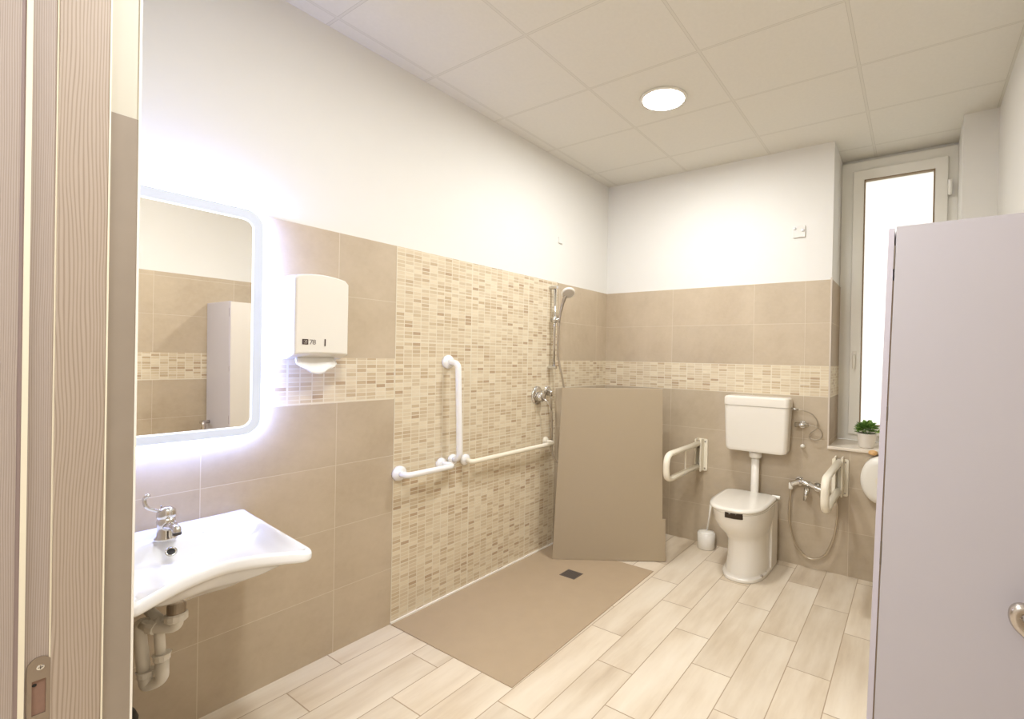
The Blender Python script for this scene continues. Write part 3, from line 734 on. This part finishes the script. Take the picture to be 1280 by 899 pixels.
# cistern stop valve + hose
sv = thing('stop_valve', 'chrome stop valve on the wall beside the cistern with its thin looped hose', 'valve', (1.70, 0, 1.0))
b = bmesh.new(); cyl(b, (1.655, -.04, 1.000), (1.745, -.04, 1.004), .0155, seg=16, sx=1.0); cyl(b, (1.70, -.001, 1.002), (1.70, -.04, 1.002), .011, seg=14)
obj('valve_body', b, CHROME, sv, smooth=True)
obj('wall_rose', lathe(bmesh.new(), [(.026, -.008), (.026, -.001)], (1.70, 0, 1.002), 'Y', 24), CHROME, sv)
obj('hose', tb(smooth_path([(1.745, -.04, 1.004), (1.79, -.04, .998), (1.828, -.035, .970), (1.835, -.03, .930), (1.80, -.03, .905), (1.755, -.03, .915), (1.76, -.03, .95), (1.80, -.03, .985), (1.805, -.035, 1.03), (1.77, -.04, 1.08), (1.71, -.05, 1.105), (1.635, -.055, 1.110)], 7), .0042, seg=8), plain('hose_grey', rgb(170, 158, 140), .35, .6), sv, smooth=True)
obj('inlet_nut', cyl(bmesh.new(), (1.628, -.055, 1.110), (1.680, -.052, 1.110), .010, seg=12), CHROME, sv, smooth=True)

# pull cord
pc = thing('pull_cord_switch', 'small square white switch box high on the back wall with a thin pull cord', 'pull cord', (1.65, 0, 2.37))
obj('switch_box', prism(bmesh.new(), rrect(1.600, 1.690, 2.33, 2.415, .008, 4), -.004, .0085, 'Y'), WHITE_WALL, pc, bevel=.003)
for dx in (.0, .056):
    obj('push_button', lathe(bmesh.new(), [(.010, -.010), (.010, -.003)], (1.617 + dx, 0, 2.395 - dx * .3), 'Y', 16), CERAMIC, pc, smooth=True)
obj('cord', tb([(1.700, -.020, 2.36), (1.706, -.020, 1.6), (1.708, -.030, .865)], .0005, seg=6), PLASTIC, pc)
obj('cord_ball', lathe(bmesh.new(), [(.003, -.014), (.012, -.009), (.015, 0), (.012, .009), (.003, .014)], (1.708, -.030, .852), 'Z', 16, sx=1.1), PLASTIC, pc, smooth=True)
wbx = thing('wall_cover', 'tiny white cover cap on the upper part of the left wall', 'cover cap', (0, -.637, 2.354))
obj('cap', prism(bmesh.new(), rrect(-.668, -.622, 2.325, 2.375, .005, 3), -.0078, .002, 'X'), WHITE_WALL, wbx, bevel=.001)

# hand bidet mixer and hose
hb_ = thing('bidet_mixer', 'chrome bidet shower mixer low on the wall right of the toilet', 'bidet mixer', (1.72, 0, .59))
obj('wall_rose', lathe(bmesh.new(), [(.030, -.010), (.030, -.001)], (1.690, 0, .60), 'Y', 24), CHROME, hb_)
obj('wall_rose', lathe(bmesh.new(), [(.030, -.010), (.030, -.001)], (1.810, 0, .575), 'Y', 24), CHROME, hb_)
obj('mixer_body', tb(smooth_path([(1.640, -.055, .578), (1.690, -.050, .602), (1.735, -.055, .603), (1.83, -.055, .575), (1.90, -.06, .560)], 6), [.019] * 10 + [.021] * 5 + [.016] * 10, seg=16), CHROME, hb_, smooth=True)
obj('inlet', cyl(bmesh.new(), (1.690, -.005, .600), (1.690, -.05, .600), .013, seg=12), CHROME, hb_, smooth=True)
obj('inlet', cyl(bmesh.new(), (1.810, -.005, .575), (1.810, -.05, .580), .013, seg=12), CHROME, hb_, smooth=True)
obj('lever', tb([(1.752, -.070, .575), (1.750, -.090, .535), (1.742, -.098, .490)], [.020, .017, .010], seg=14), CHROME, hb_, smooth=True)
obj('hose_nut', lathe(bmesh.new(), [(.011, -.026), (.015, -.02), (.015, .014), (.010, .02)], (1.640, -.058, .572), 'Z', 14), PLASTIC, hb_, smooth=True)
hp = [(1.640, -.058, .55), (1.632, -.055, .44), (1.635, -.050, .30), (1.675, -.045, .165), (1.745, -.04, .090), (1.80, -.04, .082), (1.875, -.04, .130), (1.925, -.04, .26), (1.945, -.04, .42), (1.935, -.04, .52), (1.915, -.05, .557)]
tag(obj('bidet_hose', tb(smooth_path(hp, 8), .0078, seg=10), plain('bidet_hose_metal', rgb(196, 184, 164), .28, .85), None, smooth=True), 'metal hose hanging in a deep loop below the bidet mixer', 'hose')

# jumbo roll dispenser
jd = thing('toilet_roll_dispenser', 'round white toilet roll dispenser partly hidden behind the grey cubicle', 'roll dispenser', (2.175, 0, .69))
obj('drum', lathe(bmesh.new(), [(.128, -.0005), (.128, -.08), (.120, -.098), (.09, -.104)], (2.200, 0, .692), 'Y', 44, sx=.92, sy=1.18), PLASTIC, jd, smooth=True)
obj('hub', lathe(bmesh.new(), [(.03, -.106), (.03, -.103)], (2.200, 0, .692), 'Y', 24), RAILC, jd)
tag(obj('round_knob', lathe(bmesh.new(), [(.008, -.016), (.021, -.010), (.025, 0), (.021, .012), (.008, .018)], (2.150, -.035, .858), 'Z', 20, sx=1.15), TAN, None, smooth=True), 'small round tan ball resting on top of the round white dispenser', 'ball')

# potted plant on the sill
PX, PY, PZ = 2.100, .10, ZS
pl = thing('potted_plant', 'small bushy green plant in a white pot on the window sill', 'plant', (PX, PY, PZ))
obj('pot', lathe(bmesh.new(), [(.040, .001), (.044, .006), (.056, .095), (.058, .098), (.052, .098), (.050, .085)], (PX, PY, PZ), 'Z', 32, sx=1.08), POTM, pl, smooth=True)
obj('soil', lathe(bmesh.new(), [(.050, .080), (.050, .088)], (PX, PY, PZ), 'Z', 24, sx=1.05), SOIL, pl)
def leaves(n, seed, mat, name):
    rnd = random.Random(seed); bm = bmesh.new()
    for k in range(n):
        a = rnd.uniform(0, 2 * pi); el = rnd.uniform(.0, 1.45); rr = rnd.uniform(.6, 1.0)
        c = Vector((cos(a) * cos(el) * .078 * rr, sin(a) * cos(el) * .062 * rr, .105 + sin(el) * .070 * rr)); d = Vector((cos(a) * cos(el), sin(a) * cos(el), sin(el) * .6 + rnd.uniform(-.2, .4))).normalized()
        side = d.cross(Vector((rnd.uniform(-.3, .3), rnd.uniform(-.3, .3), 1))).normalized(); up = side.cross(d)
        L = rnd.uniform(.028, .042); w = L * .42; base = Vector((PX, PY, PZ)) + c - d * L * .4
        pts = [base, base + d * L * .35 + side * w + up * .003, base + d * L * .75 + side * w * .7 + up * .002, base + d * L - up * .004, base + d * L * .75 - side * w * .7 + up * .002, base + d * L * .35 - side * w + up * .003]
        mid = base + d * L * .5 + up * -.004
        V = [bm.verts.new(p) for p in pts]; M = bm.verts.new(mid); U = bm.verts.new(mid + up * .0025)
        for i in range(6):
            bm.faces.new((V[i], V[(i + 1) % 6], M)); bm.faces.new((V[(i + 1) % 6], V[i], U))
    return obj(name, bm, mat, pl, smooth=False)
leaves(110, 3, LEAF, 'foliage'); leaves(45, 9, LEAF2, 'young_leaves')
sb = bmesh.new()
for k in range(7):
    a = k * .9; tube(sb, [(PX + .01 * cos(a), PY + .01 * sin(a), PZ + .085), (PX + .05 * cos(a), PY + .04 * sin(a), PZ + .15)], .002, seg=6)
obj('stems', sb, LEAF, pl)

# ------------------------------------------------------------------ grey cubicle
cb = thing('grey_cubicle', 'tall lilac-grey laminate cubicle with a door, at the right edge', 'cubicle', (2.53, -1.6, 0))
CY = -1.95; ZT = 1.83
LEAN = .029 / 1.4
def sheared(bm):
    for v in bm.verts: v.co.x += (v.co.z - ZT) * LEAN
    return bm
obj('side_panel', sheared(box(2.303, 2.317, CY + .003, -1.20, .002, ZT - .003)), plain('side_lit_cream', rgb(222, 215, 204), .45, vary=.01), cb, bevel=.001)  # cream tone paints the light falling on this side of the grey cubicle
obj('front_edge_strip', sheared(box(2.3025, 2.3175, CY, CY + .0028, .002, ZT - .003)), GREYE, cb)
obj('back_panel', box(2.34, W - .001, -1.22, -1.20, .002, ZT - .02), GREY, cb)
obj('top_panel', box(2.319, W - .001, CY + .024, -1.222, ZT - .03, ZT - .008), GREY, cb)
dp = obj('door', sheared(box(2.3215, W - .002, CY, CY + .020, .01, ZT + .002)), GREY, cb, bevel=.0015)
for z in (1.745, .90, 1.30):
    hz = .033 if z != 1.30 else .02
    obj('hinge', sheared(box(2.3172, 2.3213, CY - .0008, CY + .03, z - hz, z + hz)), plain('hinge_grey', rgb(120, 110, 98), .45, .4), dp)
obj('gap_shade', sheared(box(2.3172, 2.3212, CY + .004, CY + .010, .02, 1.68)), plain('gap_shade_brown', rgb(150, 132, 112), .7), dp)  # brown strip paints the shade inside the open door gap
hdl = bmesh.new()
tube(hdl, round_path([(2.68, CY + .002, .855), (2.68, CY - .055, .855), (2.594, CY - .062, .857), (2.595, CY - .060, .820), (2.67, CY - .062, .755)], .03), .0145, seg=16)
obj('door_handle', hdl, plain('satin_nickel', rgb(196, 188, 180), .25, .9), dp, smooth=True)

# ------------------------------------------------------------------ world, camera
w = bpy.data.worlds.new('World'); scene.world = w; w.use_nodes = True
bg = w.node_tree.nodes['Background']; bg.inputs[0].default_value = (1, .985, .95, 1); bg.inputs[1].default_value = 1.6

F_, CX, CY_ = 586.383, 792.055, 451.124
yaw, pitch, roll = .540234, -.004494, .020029
Fv = Vector((-sin(yaw) * cos(pitch), cos(yaw) * cos(pitch), sin(pitch)))
Rv = Fv.cross(Vector((0, 0, 1))).normalized(); Uv = Rv.cross(Fv)
R2 = Rv * cos(roll) + Uv * sin(roll); U2 = -Rv * sin(roll) + Uv * cos(roll)
cam = bpy.data.cameras.new('camera'); co = bpy.data.objects.new('camera', cam); COL.objects.link(co)
M = Matrix((R2, U2, -Fv)).transposed().to_4x4(); M.translation = Vector((2.37375, -3.46984, 1.44245)); co.matrix_world = M
cam.sensor_fit = 'HORIZONTAL'; cam.sensor_width = 36; cam.lens = F_ / 1280 * 36
cam.shift_x = -(CX - 640) / 1280; cam.shift_y = (CY_ - 449.5) / 1280; cam.clip_start = .02
scene.camera = co
vs = scene.view_settings; vs.view_transform = 'Standard'; vs.look = 'None'; vs.gamma = 1; vs.use_curve_mapping = False; vs.exposure = 0.0
